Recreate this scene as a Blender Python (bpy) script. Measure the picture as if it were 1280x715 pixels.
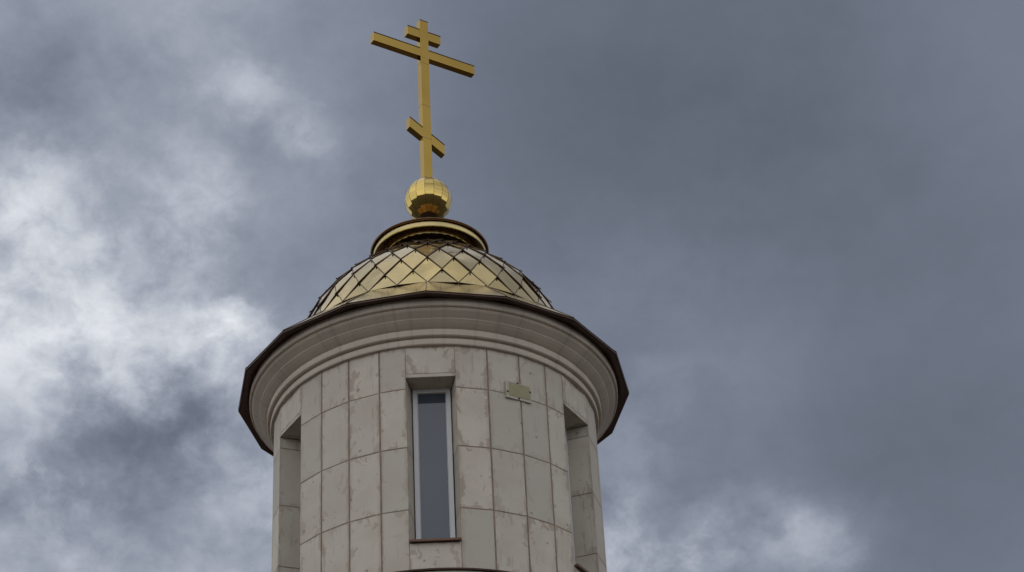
import bpy, bmesh, math, random
from mathutils import Vector, Matrix
R = math.radians
random.seed(7)
for o in list(bpy.data.objects): bpy.data.objects.remove(o, do_unlink=True)
scn = bpy.context.scene
COL = scn.collection

# ------------------------------------------------------------------ camera
D = 24.0557          # horizontal distance camera -> tower axis
EYE = 1.6            # eye height above the ground
cam_d = bpy.data.cameras.new('camera'); cam = bpy.data.objects.new('camera', cam_d); COL.objects.link(cam)
cam_d.sensor_width = 36.0; cam_d.lens = 2810.575/1280*36.0
cam_d.clip_start = 0.1; cam_d.clip_end = 6000
pit, rol, yaw = R(34.44905), R(-3.157964), R(2.5106)
F = Vector((math.sin(yaw)*math.cos(pit), math.cos(yaw)*math.cos(pit), math.sin(pit)))
Rt = Vector((math.cos(yaw), -math.sin(yaw), 0)); Up = Rt.cross(F)
X = Rt*math.cos(rol)+Up*math.sin(rol); U = Up*math.cos(rol)-Rt*math.sin(rol)
M = Matrix((( X.x, U.x, -F.x, 0), (X.y, U.y, -F.y, -D), (X.z, U.z, -F.z, EYE), (0, 0, 0, 1)))
cam.matrix_world = M
scn.camera = cam
scn.render.resolution_x, scn.render.resolution_y = 1024, 572

# ------------------------------------------------------------------ world: overcast cloud sky over a Nishita sky
SUN_EL, SUN_AZ = R(48), R(135)     # azimuth from +Y clockwise: behind the camera, to the right
w = bpy.data.worlds.new('World'); scn.world = w; w.use_nodes = True
nt = w.node_tree; nt.nodes.clear()
class G:
    """tiny node-graph helper"""
    def __init__(s, tree): s.t = tree
    def n(s, typ, **kw):
        nd = s.t.nodes.new(typ)
        for k, v in kw.items(): setattr(nd, k, v)
        return nd
    def put(s, sock, v):
        if hasattr(v, 'is_linked'): s.t.links.new(v, sock)
        elif v is not None: sock.default_value = v
    def m(s, op, a, b=None, c=None, clamp=False):
        nd = s.n('ShaderNodeMath', operation=op, use_clamp=clamp)
        s.put(nd.inputs[0], a)
        if b is not None: s.put(nd.inputs[1], b)
        if c is not None: s.put(nd.inputs[2], c)
        return nd.outputs[0]
    def v(s, op, a, b=None, scale=None):
        nd = s.n('ShaderNodeVectorMath', operation=op)
        s.put(nd.inputs[0], a)
        if b is not None: s.put(nd.inputs[1], b)
        if scale is not None: s.put(nd.inputs['Scale'], scale)
        return nd.outputs['Value'] if op in ('DOT_PRODUCT', 'LENGTH') else nd.outputs['Vector']
    def noise(s, vec, scale, detail=5, rough=.55, dist=0., col=False, dim='3D'):
        nd = s.n('ShaderNodeTexNoise', noise_dimensions=dim)
        s.put(nd.inputs['Vector'], vec); s.put(nd.inputs['Scale'], scale); s.put(nd.inputs['Detail'], detail)
        s.put(nd.inputs['Roughness'], rough); s.put(nd.inputs['Distortion'], dist)
        return nd.outputs['Color'] if col else nd.outputs[0]
    def ramp(s, f, stops, interp='LINEAR'):
        nd = s.n('ShaderNodeValToRGB'); cr = nd.color_ramp; cr.interpolation = interp
        while len(cr.elements) < len(stops): cr.elements.new(1.)
        for e, (p, c) in zip(cr.elements, stops):
            e.position = p; e.color = (c[0], c[1], c[2], 1) if hasattr(c, '__len__') else (c, c, c, 1)
        s.put(nd.inputs['Fac'], f); return nd.outputs['Color']
    def mix(s, f, a, b, blend='MIX'):
        nd = s.n('ShaderNodeMix', data_type='RGBA', blend_type=blend)
        s.put(nd.inputs[0], f)
        for sk, c in ((nd.inputs[6], a), (nd.inputs[7], b)):
            s.put(sk, (c[0], c[1], c[2], 1) if isinstance(c, tuple) else c)
        return nd.outputs[2]
    def sstep(s, x, a, b):
        nd = s.n('ShaderNodeMapRange', interpolation_type='SMOOTHSTEP')
        s.put(nd.inputs[0], x); nd.inputs[1].default_value = a; nd.inputs[2].default_value = b
        return nd.outputs[0]
g = G(nt)
def lin(v): return v/12.92 if v <= .04045 else ((v+.055)/1.055)**2.4
tc = g.n('ShaderNodeTexCoord')
d0 = g.v('NORMALIZE', tc.outputs['Generated'])
sep = g.n('ShaderNodeSeparateXYZ'); g.put(sep.inputs[0], d0)
# cloud-layer coordinates: where the view ray meets a flat layer overhead
zc = g.m('ADD', g.m('MAXIMUM', sep.outputs[2], 0.02), .12)
cl = g.v('SCALE', d0, scale=g.m('DIVIDE', 1., zc))
ci = g.v('MULTIPLY', d0, (1., 1., 1.25))
# billow warp of the direction so the lit and dark masses get ragged cloud edges
wn = g.noise(ci, 12., 6, .6, col=True)
wv = g.v('SCALE', g.v('SUBTRACT', wn, (.5, .5, .5)), scale=.042)
wn2 = g.noise(ci, 46., 5, .6, col=True)
wv2 = g.v('SCALE', g.v('SUBTRACT', wn2, (.5, .5, .5)), scale=.018)
dw = g.v('NORMALIZE', g.v('ADD', g.v('ADD', d0, wv), wv2))
# (azimuth, elevation, angular radius, brightness) of the brighter and darker cloud masses
MASSES = [(-11.68, 34.82, 1.78, 0.15), (-10.53, 32.69, 2.29, 0.17), (-12.43, 32.97, 1.78, 0.14), (-8.39, 32.39, 1.53, 0.13), (-7.01, 33.05, 1.02, 0.13), (-5.96, 33.84, 0.61, 0.18),
 (-5.54, 33.49, 0.56, 0.14), (-5.07, 32.08, 1.27, 0.13), (-13.08, 36.51, 1.02, 0.15), (-11.93, 37.11, 0.89, 0.06), (-10.05, 36.84, 0.76, 0.05), (-7.27, 35.97, 0.71, 0.16),
 (-6.88, 36.59, 0.64, 0.07), (-6.28, 39.13, 0.56, 0.06), (-6.09, 39.54, 0.46, 0.05), (-6.48, 38.92, 0.46, 0.07), (-4.15, 38.27, 0.46, 0.105), (-4.59, 38.57, 0.71, 0.07),
 (-7.84, 37.26, 0.89, 0.05), (-7.62, 39.98, 0.89, 0.04), (-10.98, 27.49, 1.27, 0.12), (-11.82, 29.42, 0.51, 0.14), (-10.88, 28.88, 0.64, 0.08), (-5.01, 29.66, 1.53, 0.1),
 (-6.78, 27.83, 1.53, 0.05), (-4.86, 27.65, 1.02, 0.08), (-11.89, 39.01, 1.4, -0.09), (-12.96, 39.51, 1.27, -0.05), (-9.41, 38.18, 1.02, -0.02), (-8.42, 34.71, 0.89, -0.1),
 (-7.9, 34.03, 0.76, -0.06), (-9.56, 35.36, 0.76, -0.04), (-9.85, 30.03, 1.53, -0.1), (-7.84, 31.01, 1.27, -0.11), (-8.11, 31.6, 0.89, -0.07), (-11.71, 28.24, 1.02, -0.07),
 (-12.16, 29.4, 0.89, -0.05), (-8.45, 29.58, 1.53, -0.08), (-5.72, 37.94, 0.76, -0.06), (-5.38, 34.91, 1.02, -0.04), (-6.89, 30.43, 1.27, -0.05), (10.96, 37.6, 4.59, -0.055),
 (5.73, 39.1, 3.82, -0.025), (15.78, 29.01, 2.29, -0.055), (11.89, 28.93, 1.53, -0.03), (6.17, 31.73, 2.8, 0.055), (8.04, 33.2, 2.29, 0.025), (5.22, 29.35, 1.27, 0.06),
 (15.21, 31.73, 3.06, 0.012), (19.12, 39.19, 2.29, 0.03), (5.34, 28.13, 0.56, 0.125), (5.17, 27.54, 0.51, 0.2), (5.9, 27.28, 0.41, 0.2), (6.82, 27.01, 0.51, 0.25),
 (7.73, 27.94, 0.46, 0.112), (7.88, 27.33, 0.61, 0.175), (9.82, 28.15, 0.56, 0.068), (9.65, 26.96, 0.71, 0.105), (10.33, 27.79, 0.51, 0.081), (10.91, 27.13, 0.61, 0.105),
 (11.31, 26.78, 0.71, 0.068), (8.64, 27.06, 0.71, 0.06), (12.13, 27.69, 0.71, 0.037)]
acc = None; pos = None
for az, el, sg, am in MASSES:
    v = (math.sin(R(az))*math.cos(R(el)), math.cos(R(az))*math.cos(R(el)), math.sin(R(el)))
    e = g.m('EXPONENT', g.m('MULTIPLY', g.m('SUBTRACT', g.v('DOT_PRODUCT', dw, v), 1.), 1./R(sg)**2))
    if am > .03: pos = g.m('MULTIPLY_ADD', e, am, pos if pos is not None else 0.)
    else: acc = g.m('MULTIPLY_ADD', e, am*(.78 if el < 32 or az < 0 else 1.1), acc if acc is not None else 0.)
# brighter, more broken overcast behind the camera, overhead and to the left
back = g.sstep(g.m('MULTIPLY', sep.outputs[1], -1.), -.75, .35)
nx_ = g.m('MULTIPLY', sep.outputs[0], -1.)
left = g.sstep(nx_, -.05, .12)
side = g.sstep(nx_, .25, .75)
base = g.m('ADD', g.m('ADD', g.m('MULTIPLY_ADD', back, g.m('MULTIPLY_ADD', g.sstep(sep.outputs[2], .25, .75), -.16, .34), .478), g.m('MULTIPLY', left, .14)), g.m('MULTIPLY', side, .22))
big = g.m('SUBTRACT', g.noise(g.v('ADD', ci, wv2), 15., 8, .58, .2), .5)
fine = g.m('SUBTRACT', g.noise(ci, 48., 8, .6, .3), .5)
brk = g.sstep(g.m('MULTIPLY_ADD', fine, .28, big), -.14, .18)      # ragged breaks inside the lit masses
amp = g.m('ADD', g.m('MULTIPLY', pos, .55), g.m('MULTIPLY_ADD', left, .16, .05))
lum = g.m('ADD', g.m('ADD', base, acc), g.m('MULTIPLY', pos, g.m('MULTIPLY_ADD', brk, .50, .32)))
lum = g.m('ADD', lum, g.m('MULTIPLY', g.m('ADD', big, g.m('MULTIPLY', fine, .6)), amp))
broken = g.m('MAXIMUM', g.sstep(sep.outputs[2], .68, .80), back)
vast = g.m('SUBTRACT', g.noise(d0, 3.4, 6, .55, .4), .5)
lum = g.m('ADD', lum, g.m('MULTIPLY', g.m('MULTIPLY', vast, broken), 1.0))
def tint(v, r, b): return (lin(v*r), lin(v), lin(v*b))
K = 10.   # colours below are written for a Background strength of 0.1
stops = [(.0, tint(.30, .935, 1.128)), (.40, tint(.40, .936, 1.128)), (.50, tint(.50, .941, 1.12)), (.60, tint(.60, .955, 1.095)), (.75, tint(.75, .972, 1.055)), (1., tint(.93, .985, 1.02))]
clouds = g.ramp(lum, stops)
clouds = g.mix(1., clouds, (K, K, K), 'MULTIPLY')
sky = g.n('ShaderNodeTexSky', sky_type='NISHITA', sun_disc=False, sun_elevation=SUN_EL, sun_rotation=SUN_AZ, altitude=100)
mixed = g.mix(.97, sky.outputs[0], clouds)
bg = g.n('ShaderNodeBackground'); g.put(bg.inputs['Color'], mixed); bg.inputs['Strength'].default_value = .1
wo = g.n('ShaderNodeOutputWorld'); nt.links.new(bg.outputs[0], wo.inputs[0])

# soft sun through the overcast
sl = bpy.data.lights.new('sun', 'SUN'); sl.energy = .6; sl.angle = R(170); sl.color = (1., .95, .88)
so = bpy.data.objects.new('sun', sl); COL.objects.link(so)
sd = Vector((math.sin(SUN_AZ)*math.cos(SUN_EL), math.cos(SUN_AZ)*math.cos(SUN_EL), math.sin(SUN_EL)))
so.rotation_euler = sd.to_track_quat('Z', 'Y').to_euler(); so.location = sd*60

scn.view_settings.view_transform = 'Standard'; scn.view_settings.look = 'None'
scn.view_settings.exposure = 0.; scn.view_settings.gamma = 1.; scn.view_settings.use_curve_mapping = False

# ------------------------------------------------------------------ materials
def new_mat(name):
    m = bpy.data.materials.new(name); m.use_nodes = True
    t = m.node_tree; t.nodes.clear()
    gg = G(t); out = gg.n('ShaderNodeOutputMaterial'); bs = gg.n('ShaderNodeBsdfPrincipled')
    t.links.new(bs.outputs[0], out.inputs[0])
    return m, gg, bs
def bump(gg, bs, h, strength, dist):
    b = gg.n('ShaderNodeBump'); b.inputs['Strength'].default_value = strength; b.inputs['Distance'].default_value = dist
    gg.put(b.inputs['Height'], h); gg.t.links.new(b.outputs[0], bs.inputs['Normal'])

def mat_stone():
    """limestone cladding: tone differs per slab, putty smears along the joints, small plugs, damp streaks"""
    m, gg, bs = new_mat('limestone')
    at = gg.n('ShaderNodeAttribute', attribute_name='seed'); seed = at.outputs['Fac']
    uv = gg.n('ShaderNodeUVMap', uv_map='metres').outputs[0]
    ed = gg.n('ShaderNodeUVMap', uv_map='unit').outputs[0]
    cb = gg.n('ShaderNodeCombineXYZ'); gg.put(cb.inputs[0], gg.m('MULTIPLY', seed, 37.)); gg.put(cb.inputs[1], gg.m('MULTIPLY', seed, 91.)); gg.put(cb.inputs[2], gg.m('MULTIPLY', seed, 13.))
    p = gg.v('ADD', uv, cb.outputs[0])
    se = gg.n('ShaderNodeSeparateXYZ'); gg.put(se.inputs[0], ed)
    wn_ = gg.n('ShaderNodeTexWhiteNoise', noise_dimensions='1D'); gg.put(wn_.inputs['W'], gg.m('MULTIPLY', seed, 431.))
    rnd = wn_.outputs['Value']
    sc = gg.n('ShaderNodeSeparateColor'); gg.put(sc.inputs[0], wn_.outputs['Color'])
    base = gg.mix(rnd, (.53, .487, .415), (.67, .605, .505))
    base = gg.mix(gg.m('MULTIPLY', gg.sstep(gg.noise(p, 2.2, 5, .6), .35, .7), .55), base, (.49, .415, .335))
    base = gg.mix(gg.m('MULTIPLY', gg.noise(p, 45., 4, .7), .35), base, (.35, .33, .295))
    # putty and glue smears, stronger towards the vertical joints
    eu = gg.m('MINIMUM', se.outputs[0], gg.m('SUBTRACT', 1., se.outputs[0]))
    ev = gg.m('MINIMUM', se.outputs[1], gg.m('SUBTRACT', 1., se.outputs[1]))
    near = gg.m('SUBTRACT', 1., gg.sstep(gg.m('MINIMUM', eu, gg.m('MULTIPLY', ev, 1.6)), .0, .30))
    sm = gg.noise(gg.v('MULTIPLY', p, (1.0, .6, 1.)), 9., 4, .55, .8)
    halo = gg.m('MULTIPLY', gg.m('SUBTRACT', 1., gg.sstep(eu, .0, .16)), gg.sstep(gg.noise(gg.v('MULTIPLY', p, (1., .5, 1.)), 3.5, 4, .6), .42, .62))
    base = gg.mix(gg.m('MULTIPLY', halo, .5), base, (.33, .265, .21))
    smear = gg.sstep(gg.m('MULTIPLY_ADD', near, .14, sm), .635, .67)
    base = gg.mix(gg.m('MULTIPLY', smear, gg.m('MULTIPLY_ADD', sc.outputs[0], .35, .16)), base, (.30, .222, .165))
    # round filled plugs
    vo = gg.n('ShaderNodeTexVoronoi', feature='F1'); gg.put(vo.inputs['Vector'], gg.v('ADD', p, gg.v('SCALE', gg.noise(p, 20., 2, .5, col=True), scale=.04))); vo.inputs['Scale'].default_value = 5.5
    sc2 = gg.n('ShaderNodeSeparateColor'); gg.put(sc2.inputs[0], vo.outputs['Color'])
    rad = gg.m('MULTIPLY', gg.m('MAXIMUM', gg.m('SUBTRACT', sc2.outputs[0], .62), 0.), .42)
    dot = gg.m('LESS_THAN', vo.outputs['Distance'], rad)
    base = gg.mix(gg.m('MULTIPLY', dot, .65), base, (.215, .19, .165))
    # vertical run-off streaks on some slabs
    oz = gg.n('ShaderNodeSeparateXYZ'); gg.put(oz.inputs[0], gg.n('ShaderNodeTexCoord').outputs['Object'])
    hi = gg.m('MULTIPLY', gg.sstep(oz.outputs[2], 15.30, 15.42), .9)
    st = gg.noise(gg.v('MULTIPLY', p, (15., 1.3, 1.)), 1.6, 4, .6)
    stm = gg.m('MULTIPLY', gg.sstep(st, .54, .66), gg.m('MAXIMUM', gg.sstep(sc.outputs[1], .5, .8), hi))
    fade = gg.sstep(gg.noise(p, 4., 3, .5), .4, .6)
    base = gg.mix(gg.m('MULTIPLY', gg.m('MULTIPLY', stm, fade), .55), base, (.30, .25, .205))
    gg.put(bs.inputs['Base Color'], base); bs.inputs['Roughness'].default_value = .72; bs.inputs['Specular IOR Level'].default_value = .35
    bump(gg, bs, gg.m('ADD', gg.noise(p, 60., 4, .6), gg.m('MULTIPLY', smear, .3)), .25, .004)
    return m
def mat_render():
    """painted cornice stone: same colour, long faint stains, few joints"""
    m, gg, bs = new_mat('cornice_stone')
    uv = gg.n('ShaderNodeUVMap', uv_map='metres').outputs[0]
    base = gg.mix(gg.sstep(gg.noise(uv, 1.6, 6, .65), .3, .7), (.62, .55, .455), (.53, .468, .39))
    stk = gg.sstep(gg.noise(gg.v('MULTIPLY', uv, (7., .8, 1.)), 1.5, 5, .62), .50, .68)
    base = gg.mix(gg.m('MULTIPLY', stk, .32), base, (.25, .22, .19))
    # butt joints of the cornice segments
    sp = gg.n('ShaderNodeSeparateXYZ'); gg.put(sp.inputs[0], uv)
    fr = gg.m('FRACT', gg.m('MULTIPLY', sp.outputs[0], 1./.78))
    j = gg.m('LESS_THAN', fr, .007)
    base = gg.mix(gg.m('MULTIPLY', j, .2), base, (.2, .17, .145))
    gg.put(bs.inputs['Base Color'], base); bs.inputs['Roughness'].default_value = .75; bs.inputs['Specular IOR Level'].default_value = .3
    bump(gg, bs, gg.noise(uv, 40., 4, .6), .2, .004)
    return m
def mat_simple(name, col, rough, metal=0., spec=.5, var=.0, scale=6., b=0., bscale=40.):
    m, gg, bs = new_mat(name)
    tcn = gg.n('ShaderNodeTexCoord').outputs['Object']
    if var:
        c2 = tuple(max(0, c*(1-var)) for c in col)
        gg.put(bs.inputs['Base Color'], gg.mix(gg.sstep(gg.noise(tcn, scale, 5, .6), .3, .7), col, c2))
    else: bs.inputs['Base Color'].default_value = (*col, 1)
    bs.inputs['Roughness'].default_value = rough; bs.inputs['Metallic'].default_value = metal; bs.inputs['Specular IOR Level'].default_value = spec
    if b: bump(gg, bs, gg.noise(tcn, bscale, 3, .5), b, .01)
    return m
def mat_gold(name, col, col2, rough, bstr, bscale, seeded=False):
    """titanium-nitride coated sheet: clean mirror with oil-canning, faint dust"""
    m, gg, bs = new_mat(name)
    tcn = gg.n('ShaderNodeTexCoord').outputs['Object']
    f = gg.noise(tcn, 1.7, 4, .6)
    if seeded:
        at = gg.n('ShaderNodeAttribute', attribute_name='seed').outputs['Fac']
        wn_ = gg.n('ShaderNodeTexWhiteNoise', noise_dimensions='1D'); gg.put(wn_.inputs['W'], gg.m('MULTIPLY', at, 531.))
        f = gg.m('ADD', gg.m('MULTIPLY', f, .4), gg.m('MULTIPLY', wn_.outputs['Value'], .75))
    gg.put(bs.inputs['Base Color'], gg.mix(f, col, col2))
    bs.inputs['Metallic'].default_value = 1.
    gg.put(bs.inputs['Roughness'], gg.m('MULTIPLY_ADD', gg.noise(tcn, 9., 5, .65), rough*.8, rough*.6))
    bump(gg, bs, gg.noise(tcn, bscale, 2, .4), bstr, .02)
    return m
STONE = mat_stone(); RENDER = mat_render()
MORTAR = mat_simple('brown_mortar', (.29, .22, .168), .9, var=.35, scale=9.)
GOLD = mat_gold('gold_sheet', (.80, .62, .21), (.70, .53, .17), .17, .04, 2.6)
TILE = mat_gold('gold_tile', (.66, .505, .215), (.47, .385, .215), .09, .6, 3.2, True)
SATIN = mat_gold('satin_gold', (.56, .46, .23), (.46, .37, .17), .24, .03, 3.)
BROWN_SHADE = mat_gold('brown_shade_gold', (.22, .125, .06), (.16, .085, .04), .26, .05, 4.)  # dark brown for the collar; on its soffits the shade is put into the colour
CROSS = mat_gold('cross_gold', (.52, .345, .085), (.38, .245, .058), .10, .05, 2.4)
BALL = mat_gold('ball_gold', (.66, .48, .15), (.56, .41, .13), .03, .03, 5.)
SEAM = mat_simple('bronze_seam', (.10, .062, .036), .42, 1., var=.3, scale=14.)
BROWN = mat_simple('brown_coated_sheet', (.10, .058, .042), .36, .4, .5, var=.3, scale=5., b=.12, bscale=5.)
SILLM = mat_simple('brown_sill_sheet', (.17, .088, .05), .42, .25, .5, var=.35, scale=6.)
PVC = mat_simple('white_frame_plastic', (.64, .64, .65), .35, var=.05)
PLATE = mat_simple('olive_plate', (.33, .295, .16), .5, var=.15, scale=9.)
PLATE_EDGE = mat_simple('pale_plate_rim', (.47, .435, .35), .5, var=.12, scale=9.)
BOLT = mat_simple('dark_steel', (.03, .027, .025), .45, .8)
def mat_glass():
    m, gg, bs = new_mat('window_glass')
    bs.inputs['Base Color'].default_value = (.060, .080, .106, 1); bs.inputs['Roughness'].default_value = .02
    bs.inputs['IOR'].default_value = 1.55
    bs.inputs['Coat Weight'].default_value = .6; bs.inputs['Coat IOR'].default_value = 1.5; bs.inputs['Coat Roughness'].default_value = .01
    tcn = gg.n('ShaderNodeTexCoord').outputs['Object']
    bump(gg, bs, gg.noise(tcn, 1.2, 1, .4), .02, .02)
    return m
GLASS = mat_glass()
def mat_ground():
    m, gg, bs = new_mat('ground')
    tcn = gg.n('ShaderNodeTexCoord').outputs['Object']
    c = gg.mix(gg.sstep(gg.noise(tcn, .035, 6, .6), .44, .58), (.066, .050, .042), (.055, .05, .035))
    c = gg.mix(gg.m('MULTIPLY', gg.noise(tcn, 2.5, 6, .7), .5), c, (.075, .056, .046))
    gg.put(bs.inputs['Base Color'], c); bs.inputs['Roughness'].default_value = .95
    bump(gg, bs, gg.noise(tcn, 6., 6, .7), .4, .03)
    return m
GROUND = mat_ground()

# ------------------------------------------------------------------ geometry helpers
def empty(name, loc=(0, 0, 0)):
    o = bpy.data.objects.new(name, None); COL.objects.link(o); o.location = loc; o.empty_display_size = .3; return o
def tag(o, label=None, cat=None, group=None, kind=None):
    for k, v in (('label', label), ('category', cat), ('group', group), ('kind', kind)):
        if v: o[k] = v
    return o
class MB:
    """collects faces (with uv in metres, unit uv, seed, material slot, smooth flag) and links them as one mesh object"""
    def __init__(s): s.v = []; s.f = []; s.d = []; s.sharp = set()
    def add(s, pts, faces, mat=0, smooth=False, uvs=None, unit=None, seed=0.):
        o = len(s.v); s.v += [tuple(p) for p in pts]
        for fi, f in enumerate(faces):
            s.f.append(tuple(i+o for i in f))
            s.d.append((mat, smooth, [uvs[i] for i in f] if uvs else None, [unit[i] for i in f] if unit else None, seed))
    def build(s, name, mats, parent=None, loc=None):
        me = bpy.data.meshes.new(name); me.from_pydata(s.v, [], s.f)
        if not isinstance(mats, (list, tuple)): mats = [mats]
        for m in mats: me.materials.append(m)
        a = me.uv_layers.new(name='metres'); b = me.uv_layers.new(name='unit')
        at = me.attributes.new('seed', 'FLOAT', 'FACE')
        for p, (mi, sm, uv, un, sd_) in zip(me.polygons, s.d):
            p.material_index = mi; p.use_smooth = sm; at.data[p.index].value = sd_
            for k, li in enumerate(p.loop_indices):
                co = me.vertices[me.loops[li].vertex_index].co
                a.data[li].uv = uv[k] if uv else (co.x+co.y, co.z)
                b.data[li].uv = un[k] if un else (.5, .5)
        me.update()
        o = bpy.data.objects.new(name, me); COL.objects.link(o)
        if parent: o.parent = parent
        if loc: o.location = loc
        return o
def pol(r, a, z): return Vector((r*math.sin(a), -r*math.cos(a), z))
def lathe(mb, prof, n=96, mat=0, smooth=True, a0=0., uvr=None):
    """prof: list of (r,z); consecutive points joined; faces outward for profiles listed bottom to top"""
    L = [0.]
    for (r0, z0), (r1, z1) in zip(prof, prof[1:]): L.append(L[-1]+math.hypot(r1-r0, z1-z0))
    for k in range(len(prof)-1):
        pts = []; uvs = []
        for i in range(n+1):
            a = a0+2*math.pi*i/n
            for q in (k, k+1):
                pts.append(pol(prof[q][0], a, prof[q][1])); uvs.append((a*(uvr or 2.2), L[q]))
        if smooth:
            # share the seam vertices so shading runs round without a break
            pts2 = pts[:-2]; N = len(pts2)
            f = [((2*i), (2*i+2) % N, (2*i+3) % N, (2*i+1)) for i in range(n)]
            o = len(mb.v); mb.v += [tuple(p) for p in pts2]
            for i, ff in enumerate(f):
                mb.f.append(tuple(x+o for x in ff))
                mb.d.append((mat, True, [uvs[2*i], uvs[2*i+2], uvs[2*i+3], uvs[2*i+1]], None, 0.))
        else:
            f = [(2*i, 2*i+2, 2*i+3, 2*i+1) for i in range(n)]
            mb.add(pts, f, mat, False, uvs)
SEED = [1]
def slab(mb, A, B, C_, Dd, gap=(.006, .006, .006, .006), bev=.004, th=.012, back=True, mats=(0, 1), lift=0.):
    """stone slab on quad A,B,C,D (A bottom-left, B bottom-right, C top-right, D top-left seen from outside).
    gap = inset at left, right, bottom, top.  Mortar sheet behind."""
    A, B, C_, Dd = map(Vector, (A, B, C_, Dd))
    n = (B-A).cross(Dd-A).normalized()
    W = (B-A).length; H = (Dd-A).length
    def P(u, v, o):
        return A.lerp(B, u/W).lerp(Dd.lerp(C_, u/W), v/H)+n*o
    gl, gr, gb, gt = gap
    x = (gl, gl+bev, W-gr-bev, W-gr); y = (gb, gb+bev, H-gt-bev, H-gt)
    jit = random.uniform(-.0012, .0012)+lift
    pts = []; uv = []; un = []
    def q(u, v, o):
        pts.append(P(u, v, o)); uv.append((u, v)); un.append((u/W, v/H))
    for (u, v) in ((x[0], y[0]), (x[3], y[0]), (x[3], y[3]), (x[0], y[3])): q(u, v, -th)
    for (u, v) in ((x[0], y[0]), (x[3], y[0]), (x[3], y[3]), (x[0], y[3])): q(u, v, jit-bev)
    for (u, v) in ((x[1], y[1]), (x[2], y[1]), (x[2], y[2]), (x[1], y[2])): q(u, v, jit)
    f = [(8, 9, 10, 11)]
    for k in range(4):
        k2 = (k+1) % 4
        f += [(k, k2, 4+k2, 4+k), (4+k, 4+k2, 8+k2, 8+k)]
    SEED[0] += 1
    mb.add(pts, f, mats[0], False, uv, un, SEED[0]*.0137)
    if back:
        o = -.0035
        mb.add([P(0, 0, o), P(W, 0, o), P(W, H, o), P(0, H, o)], [(0, 1, 2, 3)], mats[1])
def box(mb, c, ax, ay, az, sx, sy, sz, bev=0., mat=0):
    """box centred c with half-less sizes along unit axes, optional bevelled edges"""
    c, ax, ay, az = map(Vector, (c, ax, ay, az))
    bm = bmesh.new(); bmesh.ops.create_cube(bm, size=1.)
    for v in bm.verts: v.co = Vector((v.co.x*sx, v.co.y*sy, v.co.z*sz))
    if bev: bmesh.ops.bevel(bm, geom=bm.edges[:], offset=bev, segments=2, profile=.6, affect='EDGES')
    bm.verts.index_update()
    pts = [c+ax*v.co.x+ay*v.co.y+az*v.co.z for v in bm.verts]
    mb.add(pts, [[v.index for v in fc.verts] for fc in bm.faces], mat)
    bm.free()
def tube(mb, pts, r, n=8, mat=0, closed=False):
    pts = [Vector(p) for p in pts]; N = len(pts); ring = []
    for i, p in enumerate(pts):
        a = pts[(i-1) % N] if (closed or i > 0) else p
        b = pts[(i+1) % N] if (closed or i < N-1) else p
        t = (b-a).normalized(); u = t.cross(Vector((0, 0, 1)))
        u = u.normalized() if u.length > 1e-4 else Vector((1, 0, 0)); w_ = t.cross(u)
        ring.append([p+(u*math.cos(2*math.pi*k/n)+w_*math.sin(2*math.pi*k/n))*r for k in range(n)])
    allp = [q for rg in ring for q in rg]; f = []
    for i in range(N if closed else N-1):
        j = (i+1) % N
        for k in range(n):
            k2 = (k+1) % n; f.append((i*n+k, i*n+k2, j*n+k2, j*n+k))
    if not closed: f += [tuple(range(n)), tuple((N-1)*n+k for k in range(n-1, -1, -1))]
    mb.add(allp, f, mat, True)

H0 = EYE
def Z(z): return z+H0        # heights measured from the eye

# ------------------------------------------------------------------ ground
gm = MB(); S = 2500.; ng = 20
gp = [(-S+2*S*i/ng, -S+2*S*j/ng, 0.) for j in range(ng+1) for i in range(ng+1)]
gm.add(gp, [(j*(ng+1)+i, j*(ng+1)+i+1, (j+1)*(ng+1)+i+1, (j+1)*(ng+1)+i) for j in range(ng) for i in range(ng)])
tag(gm.build('ground', GROUND), kind='structure')

# ------------------------------------------------------------------ the tower
tower = empty('church_tower')
tag(tower, 'round pale stone church drum with gold scale dome, ball and three-bar cross against the clouds', 'church tower')

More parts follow.
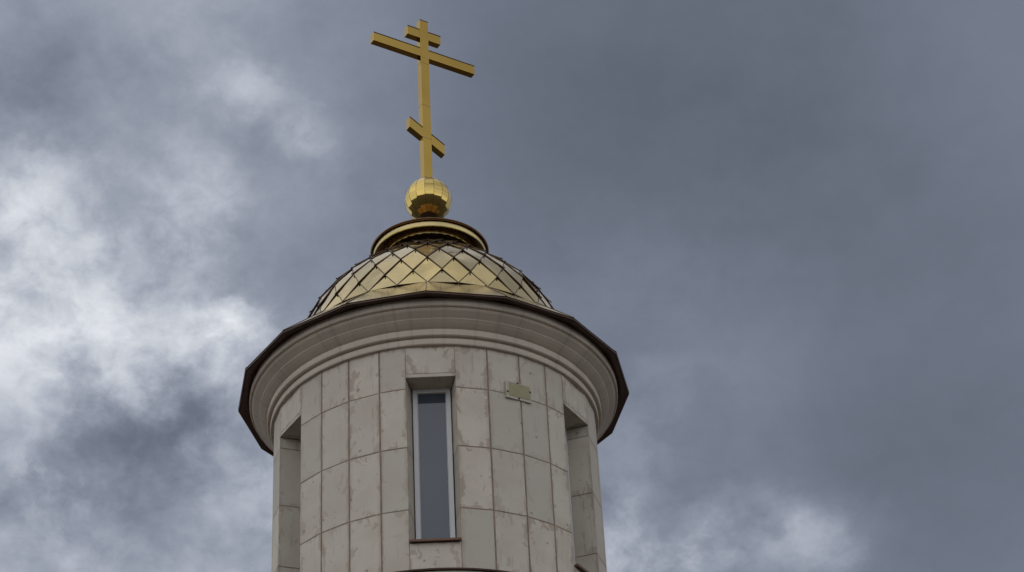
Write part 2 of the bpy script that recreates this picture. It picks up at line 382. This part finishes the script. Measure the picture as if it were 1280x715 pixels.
RD = 2.0
ROW = [Z(14.335), Z(13.766), Z(12.984), Z(12.180), Z(11.375)]
LINT, SILL = Z(13.914), Z(11.775)
NICHE = [(-9.25, 7.31), (50.0, 67.03), (110.5, 127.1), (170.4, 187.0), (230.6, 247.2), (291.54, 307.79)]
JOINT = [[18.42, 30.37, 41.41], None, None, None, None, [318.66, 330.21, 341.65]]
NDEP, BHW = .315, .226
wall = MB()
corner_gap = .001
for k, (a0, a1) in enumerate(NICHE):
    nx = NICHE[(k+1) % 6][0]+(360 if k == 5 else 0)
    js = JOINT[k] or [a1+(nx-a1)*t for t in (.26, .51, .76)]
    ang = [a1]+js+[nx]
    for i in range(4):
        l, r_ = R(ang[i]), R(ang[i+1])
        gl = corner_gap if i == 0 else   .0095
        gr = corner_gap if i == 3 else   .0095
        for q in range(4):
            zt, zb = ROW[q], ROW[q+1]
            slab(wall, pol(RD, l, zb), pol(RD, r_, zb), pol(RD, r_, zt), pol(RD, l, zt), (gl+random.uniform(-.001, .002), gr+random.uniform(-.001, .002), .005, .005 if q else .0))
    # niche
    L, Rr = R(a0), R(a1); am = (L+Rr)/2
    nrm = pol(1, am, 0); tan = Vector((math.cos(am), math.sin(am), 0))
    rc = RD*math.cos((Rr-L)/2); hw = RD*math.sin((Rr-L)/2)
    def NP(u, dep, z): return nrm*(rc-dep)+tan*u+Vector((0, 0, z))
    cuts = [SILL-.05]+[z for z in ROW[3:0:-1]]+[LINT]
    for z0, z1 in zip(cuts, cuts[1:]):
        slab(wall, NP(-hw, 0, z0), NP(-BHW, NDEP, z0), NP(-BHW, NDEP, z1), NP(-hw, 0, z1), (corner_gap, 0, .004, .004))
        slab(wall, NP(BHW, NDEP, z0), NP(hw, 0, z0), NP(hw, 0, z1), NP(BHW, NDEP, z1), (0, corner_gap, .004, .004))
    # soffit, lintel, apron below the sill
    slab(wall, NP(-BHW, NDEP, LINT), NP(BHW, NDEP, LINT), NP(hw, -.004, LINT), NP(-hw, -.004, LINT), (0, 0, 0, 0))
    slab(wall, NP(-hw, -.004, LINT), NP(hw, -.004, LINT), NP(hw, -.004, LINT+.05), NP(-hw, -.004, LINT+.05), (.001, .001, 0, .0025))
    slab(wall, NP(-hw, -.002, LINT+.05), NP(hw, -.002, LINT+.05), NP(hw, -.002, ROW[0]), NP(-hw, -.002, ROW[0]), (.004, .004, .001, 0))
    slab(wall, NP(-hw, 0, ROW[4]), NP(hw, 0, ROW[4]), NP(hw, 0, SILL-.02), NP(-hw, 0, SILL-.02), (.004, .004, .005, 0))
    # window: frame, pane, sill
    win = MB()
    fz0, fz1 = SILL-.01, LINT-.001
    fw = .054; fd = .055
    cz = (fz0+fz1)/2
    dep = NDEP-fd/2-.006
    box(win, NP(-BHW+fw/2+.004, dep, cz), tan, nrm, (0, 0, 1), fw, fd, fz1-fz0, .006)
    box(win, NP(BHW-fw/2-.004, dep, cz), tan, nrm, (0, 0, 1), fw, fd, fz1-fz0, .006)
    for zz in (fz0+fw/2, fz1-fw/2): box(win, NP(0, dep, zz), tan, nrm, (0, 0, 1), 2*BHW-2*fw-.008, fd-.004, fw, .004)
    # glazing bead
    gi = BHW-fw-.004
    for s in (-1, 1): box(win, NP(s*(gi-.004), dep+.012, cz), tan, nrm, (0, 0, 1), .008, .022, fz1-fz0-2*fw, .003)
    wo_ = win.build('window', PVC, tower)
    pn = MB()
    box(pn, NP(0, dep+.016, cz), tan, nrm, (0, 0, 1), 2*gi-.002, .012, fz1-fz0-2*fw-.002)
    pn.build('pane', GLASS, wo_)
    sm = MB()
    sp = [NP(-hw-.004, -.05, SILL-.020), NP(hw+.004, -.05, SILL-.020), NP(hw+.004, -.052, SILL+.004), NP(-hw-.004, -.052, SILL+.004),
          NP(-hw+.006, -.006, SILL-.016), NP(hw-.006, -.006, SILL-.016), NP(BHW, NDEP-.07, SILL+.045), NP(-BHW, NDEP-.07, SILL+.045)]
    sm.add(sp, [(0, 1, 2, 3), (4, 5, 1, 0), (3, 2, 6, 7)])
    sm.add([sp[0], sp[3], sp[7], sp[4]], [(0, 1, 2, 3)]); sm.add([sp[1], sp[5], sp[6], sp[2]], [(0, 1, 2, 3)])
    sm.build('sill', SILLM, wo_)
wall.build('wall', [STONE, MORTAR], tower)

# moulded cornice
cz_ = MB()
prof = [(1.93, 14.33), (2.030, 14.333), (2.037, 14.342), (2.039, 14.372), (2.036, 14.405), (2.030, 14.418), (2.024, 14.424), (2.068, 14.430), (2.079, 14.440),
        (2.081, 14.48), (2.079, 14.512), (2.072, 14.521)]
lathe(cz_, [(r, Z(z)) for r, z in prof[:2]]); 
for k in range(1, len(prof)-1): lathe(cz_, [(r, Z(z)) for r, z in prof[k:k+2]], 128)
cav = [(2.072, 14.522), (2.100, 14.537), (2.140, 14.566), (2.176, 14.598)]
lathe(cz_, [(r, Z(z)) for r, z in cav], 128)
cav2 = [(2.176, 14.598), (2.179, 14.606)]
lathe(cz_, [(r, Z(z)) for r, z in cav2], 128)
cav3 = [(2.179, 14.606), (2.215, 14.634), (2.250, 14.662), (2.268, 14.684)]
lathe(cz_, [(r, Z(z)) for r, z in cav3], 128)
top = [(2.268, 14.684), (2.262, 14.694), (2.292, 14.702), (2.301, 14.712), (2.302, 14.79), (2.298, 14.803), (1.9, 14.806)]
for k in range(len(top)-1): lathe(cz_, [(r, Z(z)) for r, z in top[k:k+2]], 128)
cz_.build('cornice', RENDER, tower)

# sixteen-sided eave with skirt roof
VA = R(-1.36)
ev = MB()
RE, ZE = 2.4535, Z(14.784)
def ring(r, z, jr=None): return [pol(r+(jr[i] if jr else 0), VA+i*R(22.5), z) for i in range(16)]
jr = [random.uniform(-.008, .008) for _ in range(16)]; jr[0] = 0
rb = ring(RE-.020, ZE-.012, jr); ro = ring(RE, ZE+.020, jr); ri = ring(2.292/math.cos(R(11.25))*.985, ZE+.030)
for i in range(16):
    j = (i+1) % 16
    ev.add([rb[i], rb[j], ro[j], ro[i]], [(0, 1, 2, 3)]); ev.add([ri[i], ri[j], rb[j], rb[i]], [(0, 1, 2, 3)])
tube(ev, ring(RE-.010, ZE+.002, jr), .0135, 8, 0, True)
eave = ev.build('eave', BROWN, tower)
sk = MB()
rt = ring(1.814, Z(15.372)); ro2 = ring(RE+.004, ZE+.024, jr)
for i in range(16):
    j = (i+1) % 16; n = 6
    pts = [ro2[i].lerp(ro2[j], a/n).lerp(rt[i].lerp(rt[j], a/n), b/n) for b in range(n+1) for a in range(n+1)]
    sk.add(pts, [(b*(n+1)+a, b*(n+1)+a+1, (b+1)*(n+1)+a+1, (b+1)*(n+1)+a) for b in range(n) for a in range(n)], 0, True)
skirt = sk.build('skirt_roof', GOLD, eave)
for i in range(16):
    t = (rt[i]-ro2[i]).normalized(); up = Vector((0, 0, 1)); sd_ = t.cross(up).normalized(); nn = sd_.cross(t)
    L_ = (rt[i]-ro2[i]).length
    rs = MB(); box(rs, ro2[i]+t*(L_/2+.004)+nn*.001, t, sd_, nn, L_-.01, .010, .016, .002)
    rs.build('ridge_seam', BROWN, skirt)

# scale dome
prof_d = [(1.765, 15.385), (1.680, 15.642), (1.565, 15.909), (1.400, 16.155), (1.210, 16.365), (1.035, 16.522), (.865, 16.665), (.700, 16.785), (.540, 16.87)]
DA = R(-1.14); NC = 30; HS = R(6)
dm = MB()
def dnode(row, k, o=0.):
    r, z = prof_d[row]
    # outward normal in profile
    a_ = prof_d[max(row-1, 0)]; b_ = prof_d[min(row+1, len(prof_d)-1)]
    t = Vector((b_[0]-a_[0], b_[1]-a_[1])).normalized(); n2 = (t.y, -t.x)
    return pol(r+n2[0]*o, DA+k*HS, Z(z)+n2[1]*o)
def tile(T, L_, B, Rr_, seed, n=4):
    # grid over the diamond: rows from B (bottom tip) via L/R to T
    pts = []; 
    out = Vector((B.x, B.y, 0)).normalized()
    bul = random.uniform(-.004, .010)
    nrm = ((Rr_-L_).cross(T-B)).normalized()
    if nrm.dot(out) < 0: nrm = -nrm
    for i in range(n+1):
        for j in range(n+1):
            u, v = i/n, j/n      # u: B->R , v: B->L
            p = B*(1-u)*(1-v)+Rr_*u*(1-v)+L_*(1-u)*v+T*u*v
            pts.append(p+nrm*bul*16*u*(1-u)*v*(1-v))
    f = [(i*(n+1)+j, (i+1)*(n+1)+j, (i+1)*(n+1)+j+1, i*(n+1)+j+1) for i in range(n) for j in range(n)]
    dm.add(pts, f, 0, True, seed=seed)
    return nrm
def seam(P, Q, nrm, h=.012, wd=.011):
    """folded lower edge of a tile, a thin dark lip standing off the sheet below"""
    t = (Q-P).normalized(); s_ = nrm.cross(t).normalized()
    L_ = (Q-P).length
    box(dm, (P+Q)/2+nrm*(-h/2+.003), t, s_, nrm, L_+.006, wd, h, .002, 1)
sd0 = 0
for row in range(0, 7):
    for k in range(NC):
        kk = 2*k+(row % 2)
        sd0 += 1
        LO = .018
        if row == 0:
            # base row: upright triangle between two base nodes
            A, B, C_ = dnode(0, kk, LO), dnode(0, kk+2, LO), dnode(1, kk+1, .002)
            n_ = 5; pts = []; idx = {}
            for i in range(n_+1):
                for j in range(n_+1-i):
                    idx[i, j] = len(pts); pts.append(A+(B-A)*(i/n_)+(C_-A)*(j/n_))
            f = []
            for i in range(n_):
                for j in range(n_-i):
                    f.append((idx[i, j], idx[i+1, j], idx[i, j+1]))
                    if i+j < n_-1: f.append((idx[i+1, j], idx[i+1, j+1], idx[i, j+1]))
            dm.add(pts, f, 0, False, seed=sd0*.0171)
            nrm = (B-A).cross(C_-A).normalized()
            seam(A, B, nrm, .014, .010)
            # diamond standing on the base node
        top_r = row+2
        if top_r < len(prof_d):
            B_, L_, R_, T_ = dnode(row, kk, LO), dnode(row+1, kk-1, .009), dnode(row+1, kk+1, .009), dnode(row+2, kk, .001)
            # small random tilt of every sheet
            tl = random.uniform(-.007, .007); L2 = L_+pol(1, DA+kk*HS, 0)*tl; R2_ = R_-pol(1, DA+kk*HS, 0)*tl
            nrm = tile(T_, L2, B_, R2_, sd0*.0171+.5)
            tl_ = B_+(B_-T_).normalized()*.022
            seam(L2, B_, nrm); seam(B_, R2_, nrm)
            # clip at the lower tip
            t = (B_-T_).normalized(); s_ = nrm.cross(t).normalized()
            box(dm, B_+t*.022+nrm*.001, t, s_, nrm, .034, .014, .014, .003, 1)
lathe(dm, [(1.745, Z(15.33)), (1.735, Z(15.40)), (1.645, Z(15.645)), (1.53, Z(15.90)), (1.36, Z(16.135)), (1.175, Z(16.34)), (1.0, Z(16.495)), (.82, Z(16.635)), (.5, Z(16.80)), (.3, Z(16.84))], 48, 1)
dome = dm.build('dome', [TILE, SEAM], tower)

# moulded collar above the dome
co = MB()
def wob(pr): return [(r, Z(z)) for r, z in pr]
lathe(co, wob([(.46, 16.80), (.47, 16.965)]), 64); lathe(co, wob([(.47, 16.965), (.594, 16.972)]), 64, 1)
lathe(co, wob([(.594, 16.972), (.602, 16.976), (.606, 16.992), (.602, 17.010)]), 64, 2)
lathe(co, wob([(.602, 17.010), (.722, 16.993)]), 64, 1)  # gold soffit coloured dark to stand in for the shade under the band
lathe(co, wob([(.722, 16.993), (.733, 16.998), (.741, 17.03), (.742, 17.055), (.736, 17.076)]), 64)
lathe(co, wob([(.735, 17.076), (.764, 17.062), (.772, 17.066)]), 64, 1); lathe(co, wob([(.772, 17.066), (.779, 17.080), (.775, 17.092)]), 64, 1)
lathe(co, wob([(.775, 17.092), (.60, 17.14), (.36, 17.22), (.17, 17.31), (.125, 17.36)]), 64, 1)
lathe(co, wob([(.12, 17.36), (.09, 17.48), (.095, 17.60), (.14, 17.66)]), 64, 3)
collar = co.build('collar', [SATIN, BROWN_SHADE, SATIN, SEAM], tower)

# gored ball
bl = MB(); BC, BR = Z(17.938), .315
for i in range(16):
    a0, a1 = R(-11.25+4+22.5*i), R(-11.25+4+22.5*(i+1)); n = 28; pts = []; 
    for q in range(n+1):
        ph = -math.pi/2+math.pi*q/n; r = max(BR*math.cos(ph), .002)
        pts += [pol(r, a0, BC+BR*math.sin(ph)), pol(r, a1, BC+BR*math.sin(ph))]
    bl.add(pts, [(2*q, 2*q+1, 2*q+3, 2*q+2) for q in range(n)], 0, True)
    tube(bl, [pol(BR*math.cos(-1.45+2.9*q/16)*1.0, a0, BC+BR*math.sin(-1.45+2.9*q/16)) for q in range(17)], .0028, 5, 1)
ball = bl.build('ball', [BALL, SEAM], tower)

# cross
PH = .5169
cu = Vector((math.cos(PH), math.sin(PH), 0)); cn = Vector((math.sin(PH), -math.cos(PH), 0)); cz3 = Vector((0, 0, 1))
C0 = Vector((-.010, .02, 0))
dC = .1003
pm = MB()
z0, z1 = Z(18.215), Z(21.081)
box(pm, C0+Vector((0, 0, (z0+z1)/2)), cu, cn, cz3, .132, dC, z1-z0, .004)
fr = []
for s, hw_ in ((0, .105), (1, .068)):
    zz = Z(18.225) if s == 0 else Z(18.31)
    for a, b in ((-1, -1), (1, -1), (1, 1), (-1, 1)): fr.append(C0+cu*a*hw_+cn*(-b)*(hw_-.014)+Vector((0, 0, zz)))
pm.add(fr, [(0, 1, 5, 4), (1, 2, 6, 5), (2, 3, 7, 6), (3, 0, 4, 7)])
box(pm, C0+cn*(dC/2)+Vector((0, 0, z1)), cu, cn, cz3, .134, .006, .012, .001, 1)
for zz in (18.98, 19.55, 20.30): box(pm, C0+Vector((0, 0, Z(zz))), cu, cn, cz3, .1332, dC+.0012, .004, 0, 1)
cross = pm.build('cross', [CROSS, SEAM], tower)
def bar(name, hl, z, h, tilt=0.):
    b = MB()
    ax = (cu-Vector((0, 0, tilt))).normalized(); az_ = ax.cross(-cn)
    az_ = (az_ if az_.z > 0 else -az_).normalized()
    hh = h*abs(az_.z)
    ln = hl*math.sqrt(1+tilt*tilt)
    for s in (-1, 1):
        inner = .066
        L_ = ln-inner/(abs(ax.dot(cu)))
        c = C0+Vector((0, 0, Z(z)))+ax*s*(ln-L_/2)
        if not tilt: box(b, c, ax, cn, az_, L_, dC-.002, hh, .004)
        else:
            # plumb-cut ends
            pts = []
            for u in (inner*s, hl*s):
                for nn_ in (1, -1):
                    for vv in (1, -1): pts.append(C0+cu*u+cn*nn_*(dC/2-.001)+Vector((0, 0, Z(z)-tilt*u+vv*h/2)))
            f = [(0, 1, 5, 4), (2, 6, 7, 3), (0, 4, 6, 2), (1, 3, 7, 5), (4, 5, 7, 6), (0, 2, 3, 1)]
            b.add(pts, f)
    for s in (-1, 1):
        u0, u1 = (.0665*s, (hl+.001)*s)
        P = [C0+cu*u+cn*(dC/2+.001)+Vector((0, 0, Z(z)-tilt*u+h/2-.001)) for u in (u0, u1)]
        t = (P[1]-P[0]).normalized(); k = t.cross(cn).normalized()
        k = k if k.z > 0 else -k
        box(b, (P[0]+P[1])/2+k*.003, t, cn, k, (P[1]-P[0]).length, .006, .011, .001, 1)
    o = b.build(name, [CROSS, SEAM], cross)
    bm = bmesh.new(); bm.from_mesh(o.data); bmesh.ops.recalc_face_normals(bm, faces=bm.faces[:]); bm.to_mesh(o.data); bm.free()
    return o
bar('crossbar', .8015, 20.4866, .1434)
bar('upper_bar', .2638, 20.8217, .1459)
bar('slanted_bar', .266, 19.0211, .1669, .5654)

# lower drum: belt with metal flashing, shaft and plinth down to the ground
be = MB()
bp = [(2.03, 10.80), (2.05, 10.82), (2.05, 10.95), (2.09, 11.02), (2.12, 11.06), (2.12, 11.33)]
for k in range(len(bp)-1): lathe(be, [(r, Z(z)) for r, z in bp[k:k+2]], 96)
belt = be.build('belt_course', RENDER, tower)
bf = MB()
lathe(bf, [(2.10, Z(11.352)), (2.145, Z(11.335)), (2.150, Z(11.352)), (2.135, Z(11.362)), (1.985, Z(11.385))], 96)
bf.build('flashing', BROWN, belt)
lo = MB()
for q in range(3):
    zt = Z(10.81)-q*1.17; zb = zt-1.17
    for i in range(30):
        a0, a1 = R(i*12-1), R(i*12+11)
        slab(lo, pol(2.02, a0, zb), pol(2.02, a1, zb), pol(2.02, a1, zt), pol(2.02, a0, zt))
bx0, bx1, by0, by1, bh = -6.5, 6.5, -6.0, 26.0, 8.2
cor = [(bx0, by0), (bx1, by0), (bx1, by1), (bx0, by1)]
for e in range(4):
    (xa, ya), (xb, yb) = cor[e], cor[(e+1) % 4]
    n = round(math.hypot(xb-xa, yb-ya)/.8)
    for i in range(n):
        for q in range(7):
            z0, z1 = q*bh/7, (q+1)*bh/7
            P = lambda t, z: (xa+(xb-xa)*t, ya+(yb-ya)*t, z)
            slab(lo, P(i/n, z0), P((i+1)/n, z0), P((i+1)/n, z1), P(i/n, z1))
lo.build('lower_wall', [STONE, MORTAR], tower)
rf = MB(); ov = .5; zr = bh+2.3
q = [(bx0-ov, by0-ov, bh-.05), (bx1+ov, by0-ov, bh-.05), (bx1+ov, by1+ov, bh-.05), (bx0-ov, by1+ov, bh-.05), (0, by0+6.3, zr), (0, by1-6.3, zr)]
rf.add(q, [(0, 1, 4), (1, 2, 5, 4), (2, 3, 5), (3, 0, 4, 5), (3, 2, 1, 0)])
rf.build('roof', BROWN, tower)

# ------------------------------------------------------------------ plate bolted to the drum
am = R(29.3); nrm = pol(1, am, 0); tan = Vector((math.cos(am), math.sin(am), 0)); zp = Z(13.815)
pl = empty('wall_plate', pol(2.0, am, zp))
tag(pl, 'small olive plate with a pale rim bolted high on the round stone drum', 'plate')
def PP(u, o, v): return tan*u+nrm*o+Vector((0, 0, v))
pb = MB(); box(pb, PP(0, .002, 0), tan, nrm, (0, 0, 1), .335, .026, .228, .003); pb.build('rim', PLATE_EDGE, pl)
pf = MB(); box(pf, PP(.012, .0165, .010), tan, nrm, (0, 0, 1), .285, .006, .180, .002); pf.build('face_plate', PLATE, pl)
for u, v in ((-.149, -.035), (-.01, .108), (.0, -.098), (.155, .03)):
    b = MB()
    c = PP(u, 0, v)
    n = 10; pts = []
    for o_, r_ in ((.013, .011), (.023, .011), (.027, .006)):
        pts += [c+nrm*o_+tan*math.cos(2*math.pi*k/n)*r_+Vector((0, 0, 1))*math.sin(2*math.pi*k/n)*r_ for k in range(n)]
    f = [(l*n+k, l*n+(k+1) % n, (l+1)*n+(k+1) % n, (l+1)*n+k) for l in range(2) for k in range(n)]+[tuple(2*n+k for k in range(n))]
    b.add(pts, f); b.build('bolt', BOLT, pl)
